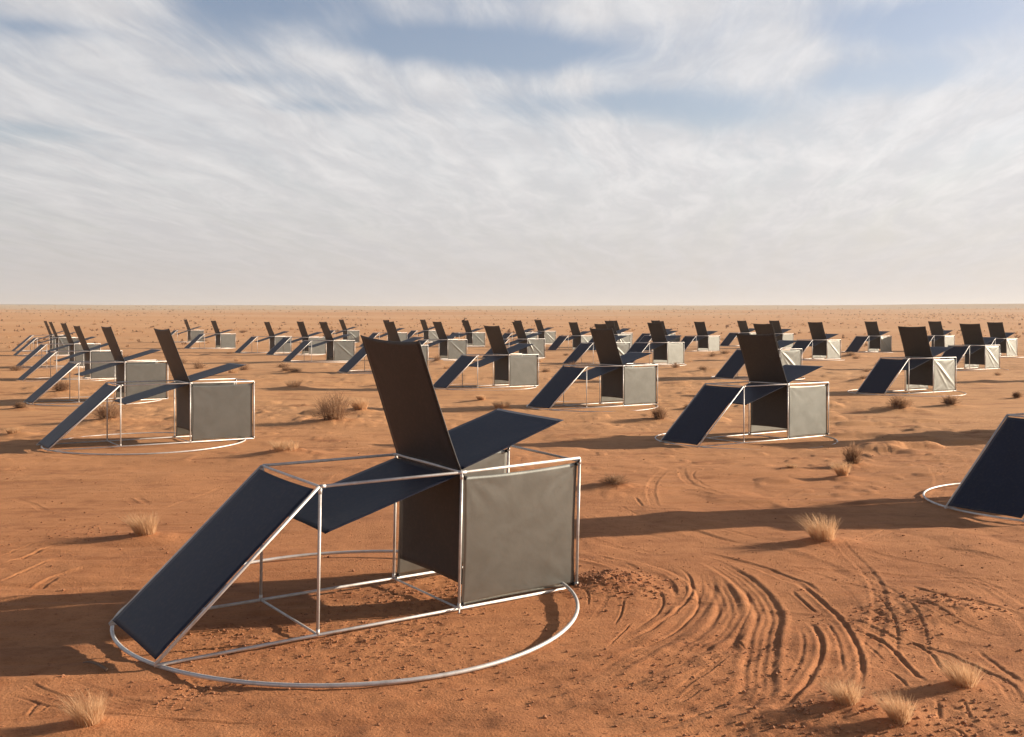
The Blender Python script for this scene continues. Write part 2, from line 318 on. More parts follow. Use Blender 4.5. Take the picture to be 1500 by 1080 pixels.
def detail_height(x, y, z):
    d = np.hypot(x, y)
    n = d < 140
    X, Y = x[n], y[n]; D = d[n]; h = np.zeros(len(X))
    f = np.clip(1.3 - D / 90, .15, 1)
    patch = np.clip(.5 + .9 * vn(X / 4.3, Y / 4.3, 21), .1, 1.4)
    h += .030 * vn(X / 2.3, Y / 1.5, 5) + .016 * patch * vn(X / .75, Y / .5, 6) * f
    near = np.clip((60 - D) / 40, 0, 1)
    hum = np.clip(vn(X / 1.3, Y / .85, 11) - .42, 0, 1) + np.clip(vn(X / .6, Y / .5, 12) - .5, 0, 1) * .5 + np.clip(vn(X / .3, Y / .26, 14) - .5, 0, 1) * .3 * np.clip((70 - D) / 20, 0, 1)
    stand = np.zeros(len(X))
    for sx, sy, yaw, sz in PLACES.values():
        cx = sx + .84 * math.cos(yaw) - .7 * math.sin(yaw); cy = sy + .84 * math.sin(yaw) + .7 * math.cos(yaw)
        k = (np.abs(X - cx) < 4.5) & (np.abs(Y - cy) < 4.5)
        stand[k] = np.maximum(stand[k], np.exp(-(((X[k] - cx) ** 2 + (Y[k] - cy) ** 2) / 8.4) ** 3))
    hum = hum * (1 - stand); h *= 1 - .75 * stand
    h += .24 * hum * np.clip((D - 13) / 10, 0, 1) * np.clip((130 - D) / 60, 0, 1) * np.clip(.5 + vn(X / 9, Y / 9, 13), 0, 1)
    h += near * patch * (.0075 * vn(X / .27, Y / .21, 7) + .0035 * vn(X / .11, Y / .09, 8))
    # streaks of old wheel marks worn by wind
    a = .16 + .25 * vn(X / 14, Y / 14, 30)
    uu = X * np.cos(a) + Y * np.sin(a); vv = -X * np.sin(a) + Y * np.cos(a)
    h += near * np.clip(vn(X / 5, Y / 5, 31) + .45, 0, 1) * .014 * (vn(uu / 1.6, vv / .16, 32) - .5 * np.abs(vn(uu / 2.2, vv / .09, 33)))
    # sweeping wheel marks of vehicles that circled the nearest shelter
    cx, cy = -1.6, 11.6; dx = X - cx; dy = Y - cy; rr = np.hypot(dx, dy); th = np.arctan2(dy, dx)
    k = (rr > 2.7) & (rr < 11) & (np.abs(th) < 2.1)
    rk = rr[k] - .75 * th[k] + .35 * vn(X[k] / 2.6, Y[k] / 2.6, 36) + .02 * vn(X[k] / .7, Y[k] / .7, 37); al = th[k] * 4.5
    m_ = np.clip((rr[k] - 2.7) / .5, 0, 1) * np.clip((11 - rr[k]) / 4, 0, 1) * np.clip((1.25 - np.abs(th[k] + .15)) / .5, 0, 1)
    m_ = m_ * np.clip(.35 + 1.1 * vn(rk / .8, al / 2.2, 38), 0, 1)
    h[k] += m_ * (.011 * vn(rk / .16, al / 1.9, 39) - .013 * np.clip(1 - np.abs(vn(rk / .30, al / 3.1, 40)) / .16, 0, 1) + .007 * vn(rk / .055, al / .8, 41))
    for (mx, my, r, hh) in MOUNDS:
        k = (np.abs(X - mx) < 3 * r) & (np.abs(Y - my) < 3 * r)
        if k.any():
            dx = X[k] - mx; dy = Y[k] - my
            h[k] += hh * np.exp(-(dx * dx / 1.6 + dy * dy) / (r * r * .6)) * (1 + .14 * vn(X[k] / .16, Y[k] / .16, 44))
    # churned ground beside the foreground box and inside its hoop
    for (px, py, r, am) in [(890, 860, .55, .05), (600, 870, .8, .022), (560, 935, .9, .018), (350, 930, .7, .016), (290, 1005, .35, .03), (1390, 890, .55, .035), (1050, 960, .5, .02), (1290, 905, .4, .03), (1160, 1060, .6, .03), (1400, 1050, .5, .025)]:
        mx, my = ground_at(px, py); dx = X - mx; dy = Y - my; g = np.exp(-(dx * dx + dy * dy) / (r * r))
        k = g > .01
        h[k] += .42 * am * g[k] * (np.abs(vn(X[k] / .16, Y[k] / .14, 51)) * 1.2 - .4 + .5 * vn(X[k] / .07, Y[k] / .07, 52))
    hh = h.copy()
    for i, (pp, w, dep, ribs) in enumerate(TRACKS):
        pts = smooth_line([ground_at(a_, b_) for a_, b_ in pp]); press(hh, X, Y, pts, w, dep, ribs, 60 + i)
    for i, (pp, w, dep, ribs) in enumerate(LANES): press(hh, X, Y, smooth_line(pp, 2), w, dep, ribs, 300 + i)
    # keep the stands of the shelters a little calmer
    calm = np.ones(len(X))
    z[n] += hh * calm
    return z

def build_ground():
    yp = np.arange(700, 11.5, -.85); near = np.linspace(.6, FPX * HC / 701, 26)[:-1]
    far = np.geomspace(FPX * HC / 11.5, 9000, 70)[1:]
    d = np.concatenate([near, FPX * HC / yp, far])
    a_in = np.linspace(-R(29), R(29), 980); a_out = np.linspace(R(29), 2 * math.pi - R(29), 132)[1:-1]
    a = np.concatenate([a_in, a_out]); na, nd = len(a), len(d)
    # inside the field of view rows run at equal depth, so the row is divided by the cosine
    cs = np.where(np.abs(a) <= R(29.01), 1 / np.cos(a), 1 / math.cos(R(29)))
    r = d[:, None] * cs[None, :]
    x = (r * np.sin(a)[None, :]).ravel(); y = (r * np.cos(a)[None, :]).ravel()
    z = broad_height(x, y); z = detail_height(x, y, z)
    z0 = float(broad_height(np.array([0.]), np.array([0.]))[0])
    co = np.concatenate([np.stack([x, y, z], 1), [[0, 0, z0]]])
    i = np.arange(nd - 1)[:, None] * na; j = np.arange(na)[None, :]; jn = (j + 1) % na
    q = np.stack([(i + j), (i + na + j), (i + na + jn), (i + jn)], 2).reshape(-1, 4)
    tri = np.stack([np.full(na, nd * na), np.arange(na), (np.arange(na) + 1) % na], 1)
    me = bpy.data.meshes.new('ground')
    me.vertices.add(len(co)); me.vertices.foreach_set('co', co.astype(np.float32).ravel())
    loops = np.concatenate([q.ravel(), tri.ravel()]); me.loops.add(len(loops)); me.loops.foreach_set('vertex_index', loops.astype(np.int32))
    st = np.concatenate([np.arange(len(q)) * 4, len(q) * 4 + np.arange(len(tri)) * 3]); me.polygons.add(len(st))
    me.polygons.foreach_set('loop_start', st.astype(np.int32))
    me.polygons.foreach_set('use_smooth', np.ones(len(st), bool))
    me.update(calc_edges=True); me.validate()
    if me.polygons[0].normal.z < 0: me.flip_normals()
    o = bpy.data.objects.new('ground', me); C.objects.link(o); o['kind'] = 'structure'
    return o, co, (d, na, len(a_in))
ground, GCO, GRID = build_ground()

# height look-up on the finished ground, inside the field of view
def surf_many(x, y):
    x = np.asarray(x, float); y = np.asarray(y, float); d, na, nin = GRID
    i = np.clip(np.searchsorted(d, y) - 1, 0, len(d) - 2); fi = np.clip((y - d[i]) / (d[i + 1] - d[i]), 0, 1)
    c = np.clip((np.arctan2(x, y) + R(29)) / (2 * R(29)) * (nin - 1), 0, nin - 1.001); j = c.astype(int); fj = c - j
    Z = GCO[:-1, 2].reshape(len(d), na)
    return (Z[i, j] * (1 - fj) + Z[i, j + 1] * fj) * (1 - fi) + (Z[i + 1, j] * (1 - fj) + Z[i + 1, j + 1] * fj) * fi
def surf(x, y): return float(surf_many([x], [y])[0])


# ------------------------------------------------------------------ materials
def mat(name):
    m = bpy.data.materials.new(name); m.use_nodes = True; q = NT(m.node_tree)
    b = q.n['Principled BSDF']; return m, q, b
def obj_coord(q): return q.node('ShaderNodeTexCoord').outputs['Object']
def bump(q, b, h, dist, strength=1.0):
    n = q.node('ShaderNodeBump'); q.put(n.inputs['Height'], h); n.inputs['Distance'].default_value = dist; n.inputs['Strength'].default_value = strength
    q.l.new(n.outputs[0], b.inputs['Normal'])

def sand_material():
    m, q, b = mat('red_sand')
    p = obj_coord(q); x, y, z = q.xyz(p)
    d = q.vmath('LENGTH', p)
    n1 = q.noise(p, .35, 5, .6); n2 = q.noise(p, 3.5, 5, .65); n3 = q.noise(p, 45, 4, .7)
    c = q.mix(q.ramp(n1, .3, .7), rgb(.46, .192, .080), rgb(.54, .238, .102))
    c = q.mix(q.ramp(n2, .42, .75, 0, .6), c, rgb(.33, .118, .045))
    c = q.mix(q.ramp(n3, .52, .72, 0, .62), c, rgb(.22, .085, .040))
    c = q.mix(q.ramp(q.noise(p, 17, 5, .75), .55, .72, 0, .45), c, rgb(.25, .098, .045))
    c = q.mix(q.ramp(q.noise(p, 90, 3, .7), .62, .75, 0, .4), c, rgb(.56, .31, .17))
    # the plain beyond: haze and grazing light painted in as paleness, then straw-coloured flats
    nn = q.noise(q.vmath('MULTIPLY', p, (.35, 1, 1)), .012, 6, .65)
    mid = q.ramp(d, 8, 45)
    c = q.mix(mid, c, q.mix(q.ramp(nn, .35, .65), rgb(.60, .305, .135), rgb(.67, .38, .185)))
    n4 = q.noise(q.vmath('MULTIPLY', p, (.45, 1, 1)), 1.1, 8, .72)
    c = q.mix(q.math('MULTIPLY', q.ramp(n4, .48, .70, 0, .72), q.ramp(d, 260, 90)), c, rgb(.28, .11, .048))
    c = q.mix(q.math('MULTIPLY', q.ramp(n4, .46, .30, 0, .4), q.ramp(d, 10, 40)), c, rgb(.60, .33, .175))
    flats = q.ramp(q.math('ADD', d, q.math('MULTIPLY', q.math('SUBTRACT', nn, .5), 900)), 520, 1300)
    c = q.mix(flats, c, q.mix(q.ramp(x, 100, 900), rgb(.56, .41, .26), rgb(.38, .26, .16)))
    c = q.mix(q.ramp(d, 1500, 2600, 0, .8), c, rgb(.30, .27, .24))  # grey of the distant haze put into the far ground colour
    b.inputs['Roughness'].default_value = .95; b.inputs['Specular IOR Level'].default_value = .15
    q.put(b.inputs['Base Color'], c)
    h = q.math('ADD', q.math('MULTIPLY', q.noise(p, 28, 5, .7), .6), q.math('MULTIPLY', n3, .5))
    bump(q, b, h, .028, .9)
    return m
ground.data.materials.append(sand_material())

def steel_material():
    m, q, b = mat('painted_steel_tube')
    p = obj_coord(q); n = q.noise(p, 9, 5, .6); n2 = q.noise(p, 60, 3, .6)
    c = q.mix(q.ramp(n, .4, .75), rgb(.66, .64, .61), rgb(.53, .49, .44))
    c = q.mix(q.ramp(n2, .6, .8, 0, .5), c, rgb(.34, .24, .17))
    q.put(b.inputs['Base Color'], c); b.inputs['Metallic'].default_value = .40
    q.put(b.inputs['Roughness'], q.ramp(n2, .3, .7, .42, .6)); bump(q, b, n2, .002, .4)
    return m
def cloth_material(name, c1, c2, metallic, rough, spec=.5, sheen=0., dust=.0):
    m, q, b = mat(name)
    p = obj_coord(q); off = q.node('ShaderNodeObjectInfo').outputs['Random']
    pv = q.vmath('ADD', p, q.comb(q.math('MULTIPLY', off, 37.0), 0.0, q.math('MULTIPLY', off, 19.0)))
    n = q.noise(pv, 3.0, 7, .7, .6); n2 = q.noise(p, 22, 4, .6)
    c = q.mix(q.ramp(n, .3, .75), c1, c2)
    if dust:
        zc = q.xyz(p)[2]
        c = q.mix(q.math('MULTIPLY', q.ramp(n2, .45, .7), dust), c, rgb(.36, .22, .14))
    q.put(b.inputs['Base Color'], c); b.inputs['Metallic'].default_value = metallic
    q.put(b.inputs['Roughness'], q.ramp(n, .3, .7, rough - .015, rough + .02)); b.inputs['Specular IOR Level'].default_value = spec
    b.inputs['Sheen Weight'].default_value = sheen; b.inputs['Sheen Roughness'].default_value = .5
    wv = q.node('ShaderNodeTexChecker'); q.put(wv.inputs['Vector'], p); wv.inputs['Scale'].default_value = 140
    h = q.math('ADD', q.math('MULTIPLY', n2, .7), q.math('MULTIPLY', q.noise(p, 170, 2, .5), .35))
    bump(q, b, h, .003, .35)
    return m
STEEL = steel_material()
SILVER = cloth_material('grey_canvas', rgb(.222, .228, .206), rgb(.250, .256, .234), .97, .435, .5, 0, .05)
NAVY = cloth_material('navy_canvas', rgb(.012, .017, .034), rgb(.016, .022, .043), .0, .52, .22, .05, .05)  # dark grey cloth, blue of the reflected sky put into its colour
BROWN = cloth_material('dark_brown_canvas', rgb(.021, .018, .0165), rgb(.029, .024, .0215), .0, .55, .4, .05, .04)  # same dark cloth, brown of the ground bounce put into its colour
def plain(name, col, rough=.8):
    m, q, b = mat(name); p = obj_coord(q)
    q.put(b.inputs['Base Color'], q.mix(q.noise(p, 14, 3), rgb(*[v * .8 for v in col]), rgb(*[v * 1.15 for v in col]))); b.inputs['Roughness'].default_value = rough
    return m
ROPE = plain('black_cord', (.018, .016, .015)); PEBBLE = plain('sandy_clods', (.40, .18, .085), .95); TWIG = plain('dry_wood', (.20, .13, .085))
def grass_material(name, lo, hi):
    m, q, b = mat(name); p = obj_coord(q)
    oi = q.node('ShaderNodeObjectInfo').outputs['Random']
    n = q.noise(p, 7, 4, .6)
    c = q.mix(q.ramp(n, .3, .7), rgb(*lo), rgb(*hi)); c = q.mix(q.math('MULTIPLY', oi, .3), c, rgb(lo[0] * .8, lo[1] * .8, lo[2] * .8))
    q.put(b.inputs['Base Color'], c); b.inputs['Roughness'].default_value = .8; b.inputs['Specular IOR Level'].default_value = .2
    t = q.node('ShaderNodeBsdfTranslucent'); q.put(t.inputs[0], c); mx = q.node('ShaderNodeMixShader'); mx.inputs[0].default_value = .5   # thin dry leaves let light through
    q.l.new(b.outputs[0], mx.inputs[1]); q.l.new(t.outputs[0], mx.inputs[2]); q.l.new(mx.outputs[0], q.n['Material Output'].inputs[0])
    return m
STRAW = grass_material('dry_straw', (.60, .37, .20), (.78, .54, .32)); SCRUB = grass_material('dry_scrub', (.30, .175, .10), (.50, .32, .19))


# ------------------------------------------------------------------ mesh helpers
class MB:
    def __init__(s): s.v = []; s.f = []; s.sm = []
    def add(s, vs, fs, smooth=True):
        k = len(s.v); s.v += [tuple(p) for p in vs]; s.f += [tuple(i + k for i in f) for f in fs]; s.sm += [smooth] * len(fs)
    def tube(s, pts, r, n=10, closed=False, cap=True):
        pts = [Vector(p) for p in pts]; N = len(pts); rings = []
        for i, p in enumerate(pts):
            if closed: t = pts[(i + 1) % N] - pts[i - 1]
            else: t = pts[min(i + 1, N - 1)] - pts[max(i - 1, 0)]
            t.normalize(); up = Vector((0, 0, 1)) if abs(t.z) < .95 else Vector((1, 0, 0))
            a = t.cross(up).normalized(); b = a.cross(t)
            rr = r[i] if isinstance(r, (list, tuple)) else r
            rings.append([p + a * (rr * math.cos(2 * math.pi * k / n)) + b * (rr * math.sin(2 * math.pi * k / n)) for k in range(n)])
        vs = [v for g in rings for v in g]; fs = []
        for i in range(N if closed else N - 1):
            j = (i + 1) % N
            for k in range(n): fs.append((i * n + k, i * n + (k + 1) % n, j * n + (k + 1) % n, j * n + k))
        if cap and not closed: fs += [tuple(range(n - 1, -1, -1)), tuple((N - 1) * n + k for k in range(n))]
        s.add(vs, fs)
    def cloth(s, p00, p10, p11, p01, nu, nv, disp, thick=.006, pull=(0, 0, 0, 0)):
        """a sheet with two faces and a rim; disp(u, v) pushes along the normal, pull = inward sag of the edges v0, u1, v1, u0"""
        a, b, c, d = map(Vector, (p00, p10, p11, p01)); nrm = (b - a).cross(d - a).normalized(); eu = (b - a); ev = (d - a)
        top = []; 
        for j in range(nv + 1):
            for i in range(nu + 1):
                u, v = i / nu, j / nv
                p = (a * (1 - u) + b * u) * (1 - v) + (d * (1 - u) + c * u) * v
                su, sv = 4 * u * (1 - u), 4 * v * (1 - v)
                p = p + ev * (su * (pull[0] * (1 - v) ** 2 - pull[2] * v ** 2)) + eu * (sv * (pull[3] * (1 - u) ** 2 - pull[1] * u ** 2))
                top.append(p + nrm * disp(u, v))
        n = len(top); vs = top + [p - nrm * thick for p in top]; fs = []
        w = nu + 1
        for j in range(nv):
            for i in range(nu):
                k = j * w + i; fs.append((k, k + 1, k + 1 + w, k + w)); fs.append((k + n, k + w + n, k + 1 + w + n, k + 1 + n))
        rim = [i for i in range(nu)] + [nu + j * w for j in range(nv)] + [nv * w + i for i in range(nu, 0, -1)] + [j * w for j in range(nv, 0, -1)]
        for k in range(len(rim)):
            i, j = rim[k], rim[(k + 1) % len(rim)]; fs.append((i, i + n, j + n, j))
        s.add(vs, fs); return [top[i] for i in rim]
    def build(s, name, m, parent=None, label=None):
        me = bpy.data.meshes.new(name); me.from_pydata(s.v, [], s.f); me.polygons.foreach_set('use_smooth', s.sm); me.materials.append(m); me.update()
        o = bpy.data.objects.new(name, me); C.objects.link(o)
        if parent is not None: o.parent = parent
        if label: o['label'] = label
        return o
def bare(name, loc, rot=(0, 0, 0)):
    o = bpy.data.objects.new(name, None); C.objects.link(o); o.location = loc; o.rotation_euler = rot; o.empty_display_size = .3; return o
def tag(o, label, cat, group=None):
    assert 4 <= len(label.split()) <= 16, (len(label.split()), label)
    o['label'] = label; o['category'] = cat
    if group: o['group'] = group


# ------------------------------------------------------------------ the shelters
H, TR = 1.5, .0158
def folds(seed, strength, diag):
    r = random.Random(seed); ph = [r.uniform(0, 6.3) for _ in range(16)]
    creases = []
    if diag:
        for _ in range(3 if diag > 1 else 1):
            creases.append((r.choice(((0, 1, 1, 0), (0, 1, .9, .15), (0, .95, .7, 0), (.05, 1, 1, .1), (0, 1, .35, .3))), r.uniform(.5, 1.1)))
    def f(u, v):
        d = 0
        for k, (cu, cv) in enumerate(((0, 0), (1, 0), (1, 1), (0, 1))):
            x, y = abs(u - cu), abs(v - cv); rad = math.hypot(x, y); an = math.atan2(y, x)
            d += strength * .016 * math.exp(-rad * 4.2) * min(1, rad * 9) * math.sin(an * 11 + ph[k]) * (1.3 if cv == 1 else .7)
        d += strength * .004 * math.sin(7 * u + 3 * v + ph[4]) * math.sin(5 * v - 2 * u + ph[5]) + strength * .0022 * math.sin(17 * u - 9 * v + ph[6])
        d += strength * .005 * math.exp(-min(u, 1 - u) * 26) * math.sin(23 * v + ph[8]) + strength * .005 * math.exp(-(1 - v) * 22) * math.sin(19 * u + ph[9])
        for (x0, y0, x1, y1), w in creases:
            ex, ey = x1 - x0, y1 - y0; l = math.hypot(ex, ey); t = ((u - x0) * ex + (v - y0) * ey) / (l * l)
            dd = ((u - x0) * ey - (v - y0) * ex) / l
            if -.05 < t < 1.05: d += w * .016 * math.exp(-(dd / .035) ** 2) * max(0, math.sin(math.pi * min(max(t * .9 + .05, 0), 1)))
        return d
    return f
def slack(seed, amp):
    r = random.Random(seed); p = [r.uniform(0, 6.3) for _ in range(8)]
    def f(u, v):
        d = -amp * 2.2 * math.sin(math.pi * u) * math.sin(math.pi * v)
        d += amp * .5 * math.sin(9 * u + p[0]) * math.exp(-v * 5) + amp * .35 * math.sin(6 * u + 4 * v + p[1])
        for k, (cu, cv) in enumerate(((0, 0), (1, 0), (1, 1), (0, 1))):
            x, y = abs(u - cu), abs(v - cv); rad = math.hypot(x, y)
            d += amp * 1.1 * math.exp(-rad * 5) * min(1, rad * 8) * math.sin(math.atan2(y, x) * 9 + p[2 + k])
        for e in (u, 1 - u, v, 1 - v): d += .0035 * math.exp(-((e - .035) / .012) ** 2)      # sewn hem
        return d
    return f

def make_shelter(seed, dims, fold, diag, ring=(.79, .72, 2.41, 2.38), extra=None):
    S, A, B, Wd, U, Wg, Dn, Hg = dims['S'], dims['A'], dims['B'], dims['W'], dims['U'], dims['Wg'], dims['Dn'], dims['Hg']
    E = A + B; zr = .032; root = bare('fabric_shelter', (0, 0, 0))
    hr = dims.get('Rn', 0)
    # hoop lying on the sand
    m = MB(); rr = random.Random(seed); p1, p2 = rr.uniform(0, 6), rr.uniform(0, 6)
    m.tube([(ring[0] + ring[2] * math.cos(t), ring[1] + ring[3] * math.sin(t), dims.get('hoop', (.014, 0, 0))[0] + dims.get('hoop', (0, 0, 0))[1] * (ring[0] + ring[2] * math.cos(t)) + dims.get('hoop', (0, 0, 0))[2] * (ring[1] + ring[3] * math.sin(t)) + .008 * math.sin(2 * t + p1) + .006 * math.sin(3 * t + p2)) for t in np.linspace(0, 2 * math.pi, 96, endpoint=False)], dims.get('hr', .0175), 10, True)
    m.build('ground_hoop', STEEL, root)
    # rails on the ground
    m = MB()
    for y in (0, Wd): m.tube([(-S, y, zr), (E, y, zr)], TR, 10)
    for x in (0, A, E): m.tube([(x, 0, zr + .002), (x, Wd, zr + .002)], TR * .8, 8)
    m.build('ground_rail', STEEL, root)
    # posts
    for x, dz in ((0, 0), (A, 0), (E, hr)):
        for y in (0, Wd):
            m = MB(); m.tube([(x, y, zr), (x, y, H + (dz if y == 0 else 0))], TR, 10)
            for zc in (.06, H - .045 + (dz if y == 0 else 0)): m.tube([(x, y, zc - .028), (x, y, zc + .028)], TR * 1.16, 10)
            m.build('post', STEEL, root)
    # top rails and crossbars
    m = MB()
    for y in (0, Wd):
        m.tube([(0, y, H), (A, y, H), (E, y, H + (hr if y == 0 else 0))], TR, 10)
        for x in (0, A): m.tube([(x - .0 if x == 0 else x - .05, y, H + .0005), (x + .055, y, H + .0005)], TR * 1.12, 10)
    for x in (0, E): m.tube([(x, 0, H - .003), (x, Wd, H - .003)], TR * .92, 8)
    m.build('top_rail', STEEL, root)
    m = MB(); m.tube([(A, 0, H + .004), (A, Wd, H + .004)], TR, 10); m.build('hinge_bar', STEEL, root)
    for y in (0, Wd):
        m = MB(); m.tube([(-S, y, zr), (-.01, y, H)], TR, 10); m.build('slope_pole', STEEL, root)
    # cloths
    g = .035; l = math.hypot(S, H); ex, ez = S / l, H / l
    m = MB(); m.cloth((-S + .02, g, zr + .02 + .02), (-S + .02, Wd - g, zr + .04), (-.05, Wd - g, H - .03), (-.05, g, H - .03), 20, 28, slack(seed + 1, .0028), .006, (.002, .002, .007, .002))
    m.build('ramp_panel', NAVY, root)
    m = MB(); y0, y1 = dims.get('U0', .02), Wd - dims.get('U1', .02)
    m.cloth((A, .02, H + .02), (A, Wd - .02, H + .02), (A + U[0], y1, H + U[1]), (A + U[0], y0, H + U[1]), 20, 28, slack(seed + 2, .005), .006, (0, .012, .022, .012))
    rim = [Vector(p) for p in m.v[:21 * 29]]
    edge = [rim[j * 21] for j in range(29)], [rim[j * 21 + 20] for j in range(29)]
    for e in edge: m.tube(e, .008, 6)
    up = m.build('upright_panel', BROWN, root)
    m = MB(); m.cloth((A + .02, .03, H - .0), (A + .02, Wd - .03, H - .0), (A + Hg[0], Wd - .03, Hg[1]), (A + Hg[0], .03, Hg[1]), 18, 24, slack(seed + 3, .007), .006, (0, .012, .010, .012)); m.build('hanging_panel', BROWN, root)
    wy0, wy1 = dims.get('W0', .02), .02
    m = MB(); m.cloth((A + .02, .02, H + .03), (A + Wg[0], wy0, H + Wg[1]), (A + Wg[0], Wd - wy1, H + Wg[1]), (A + .02, Wd - .02, H + .03), 24, 18, slack(seed + 4, .003), .006, (.004, .006, .004, 0)); m.build('wing_panel', NAVY, root, 'dark wing tilting up over the box')
    m = MB(); m.cloth((A + Dn[0], .03, H + Dn[1]), (A - .03, .03, H - .03), (A - .03, Wd - .03, H - .03), (A + Dn[0], Wd - .03, H + Dn[1]), 24, 18, slack(seed + 5, .0035), .006, (.004, 0, .004, .010)); m.build('wing_panel', NAVY, root, 'dark wing sloping down inside the open frame')
    for k, y in ((0, .012), (1, Wd - .010)):
        m = MB(); gl, gr, gb, gt = .036, .026, .055, .05
        flip = 1 if k == 0 else -1
        f = folds(seed * 5 + k, fold, diag)
        m.cloth((A + gl, y, gb), (E - gr, y, gb), (E - gr, y, H - gt + hr * (k == 0)), (A + gl, y, H - gt), 40, 36, f, .006, (.012, .012, .015, .012))
        sp = m.build('side_panel', SILVER, root)
        for (cx, cz, tx, tz) in ((A + gl, gb, A, zr), (E - gr, gb, E, zr), (E - gr, H - gt, E, H), (A + gl, H - gt, A, H)):
            dz = hr if (k == 0 and tx == E and tz == H) else 0
            ix = 1 if cx < (A + E) / 2 else -1; iz = 1 if cz < H / 2 else -1
            m = MB(); m.tube([(cx + .015 * ix, y - .012, cz + .015 * iz + dz), ((cx + tx) / 2, y - .022, (cz + tz) / 2 + dz), (tx + .012 * ix, y - .03, tz + .02 * iz + dz)], .009, 6)
            m.tube([(cx + .028 * ix, y - .010, cz + .0 * iz + dz), (cx + .004 * ix, y - .014, cz + .03 * iz + dz)], .016, 6)
            m.build('corner_tie', ROPE, sp)
    return root, up

STD = dict(S=1.645, A=1.675, B=1.637, W=1.405, U=(-.53, 1.36), Wg=(1.44, .462), Dn=(-1.55, -.50), Hg=(.06, .29))
MAIN = dict(S=1.601, A=1.658, B=1.632, W=1.402, U=(-.526, 1.41), Wg=(1.449, .478), Dn=(-1.579, -.479), Hg=(.06, .27), hoop=(.026, .018, -.022), hr=.0195, Rn=.034, U0=.071, U1=.063, W0=.082)

LABELS = {
 'main': 'largest fabric shelter in the foreground, grey box, dark ramp, inside a wide steel hoop',
 'NR': 'nearby shelter cut by the right edge, only its broad dark ramp and white hoop showing',
 'B': 'nearest shelter on the left, narrow dark ramp, grey box and complete hoop',
 'C': 'shelter right of the foreground one, pale box, its tall panel overlapping another shelter behind',
 'D': 'middle-distance shelter right above the foreground wing, cream box and full hoop',
 'E': 'shelter between the tall foreground panel and the cream one with full hoop, cream square box',
 'F': 'white-sided shelter with broad ramp above the ramp that the right edge cuts',
 'G': 'white creased box just behind the broad-ramped white-sided shelter on the right',
 'H': 'white-sided shelter farthest to the right, close to the picture edge',
 'I': 'small shelter peeping over the raised panel of the broad-ramped white-sided shelter',
 'J': 'small white box with dark ramp alone left of the broad-ramped white-sided shelter',
 'K': 'white box with a long diagonal crease, behind the right of the pale-boxed near shelter',
 'L': 'shelter mostly hidden behind the tall panel of the pale-boxed shelter on the right',
 'M': 'far shelter with dark panel just right of the two overlapping tall panels',
 'N': 'far shelter with small ramp just left of the two overlapping tall panels',
 'O': 'cream box alone between the two-panel overlap and the cream box right of centre',
 'P': 'cream box with tall dark panel right of centre, a small shrub at its foot',
 'Q': 'far shelter whose ramp shows left of the cream box with a shrub',
 'R': 'farthest shelter behind the cream box with a shrub, only its wing tip clear',
 'S1': 'shelter directly behind the tall panel of the cream one with full hoop',
 'S2': 'middle shelter of the row receding behind the cream one with full hoop',
 'S3': 'last shelter of the row receding behind the cream one with full hoop',
 'T': 'small shelter left of the receding row behind the cream one with full hoop',
 'U1': 'small far shelter right of centre, its box just above a nearer cream box',
 'U2': 'cream box right behind the wing of the square cream-boxed shelter at centre',
 'U3': 'far shelter hidden behind another at centre, ramp and strip of box showing',
 'V': 'far shelter at centre with a torn dark cloth fluttering behind its panel',
 'X': 'grey creased box right of the tall foreground panel, dark panel leaning left',
 'Y': 'shelter hidden behind the tall foreground panel, its dark ramp showing at left',
 'Z': 'far shelter whose panel rises just behind the top of the tall foreground panel',
 'W2': 'far small shelter left of the grey creased box beside the tall foreground panel',
 'A1': 'far shelter left of the tall foreground panel, topmost panel of the three there',
 'A2': 'grey box with crossed creases nearest left of the tall foreground panel',
 'A3': 'shelter overlapped by the ramp of the grey box with crossed creases',
 'A4': 'distant grey box crossed by the ramp of the next shelter on its right',
 'A5': 'grey box by itself on open sand right of the leaning dark panel at left',
 'A6': 'farthest grey box between two others, right of the leaning dark panel at left',
 'L1': 'second shelter in the left row, directly behind the nearest left shelter',
 'L2': 'third shelter in the left row, thin edge-on panel and grey box',
 'L3': 'fourth shelter in the left row, its panel crossing a grey box behind',
 'L4': 'fifth shelter in the left row, small and partly hidden by the nearer ones',
 'L5': 'last shelter of the left row, leftmost and smallest with the outermost ramp',
 'beyond_a': 'shelter out of frame on the right whose shadow lies behind the pale-boxed shelter',
 'beyond_b': 'shelter out of frame on the right whose shadow lies beyond the white-sided shelter',
}
GROUP = 'fabric shelters set out across the desert'
def copy_tree(o, parent=None):
    c = o.copy(); C.objects.link(c)
    if parent is not None: c.parent = parent
    for ch in list(o.children): copy_tree(ch, c)
    return c
def seat(o, key, rx=0):
    x, y, yaw, z = PLACES[key]; o.location = (x, y, z + LIFT.get(key, 0)); o.rotation_euler = (rx, 0, yaw)
    tag(o, LABELS[key], 'shelter', GROUP)
LIFT = {'NR': .035}
o, _ = make_shelter(3, MAIN, .16, 0, (.775, .761, 2.437, 2.437)); seat(o, 'main', MAIN_TILT)
m = MB(); m.tube([(1.63, -.05, .07), (1.61, -.075, -.06)], .008, 6); m.tube([(1.60, -.05, .062), (1.65, -.062, .066)], .011, 6); m.tube([(1.63, -.052, .05), (1.63, -.004, .05)], .006, 6); m.build('ground_peg', STEEL, o)
protos = [make_shelter(11 + 17 * i, STD, f, dg)[0] for i, (f, dg) in enumerate(((.10, 0), (.22, 1), (.5, 3), (.34, 2)))]
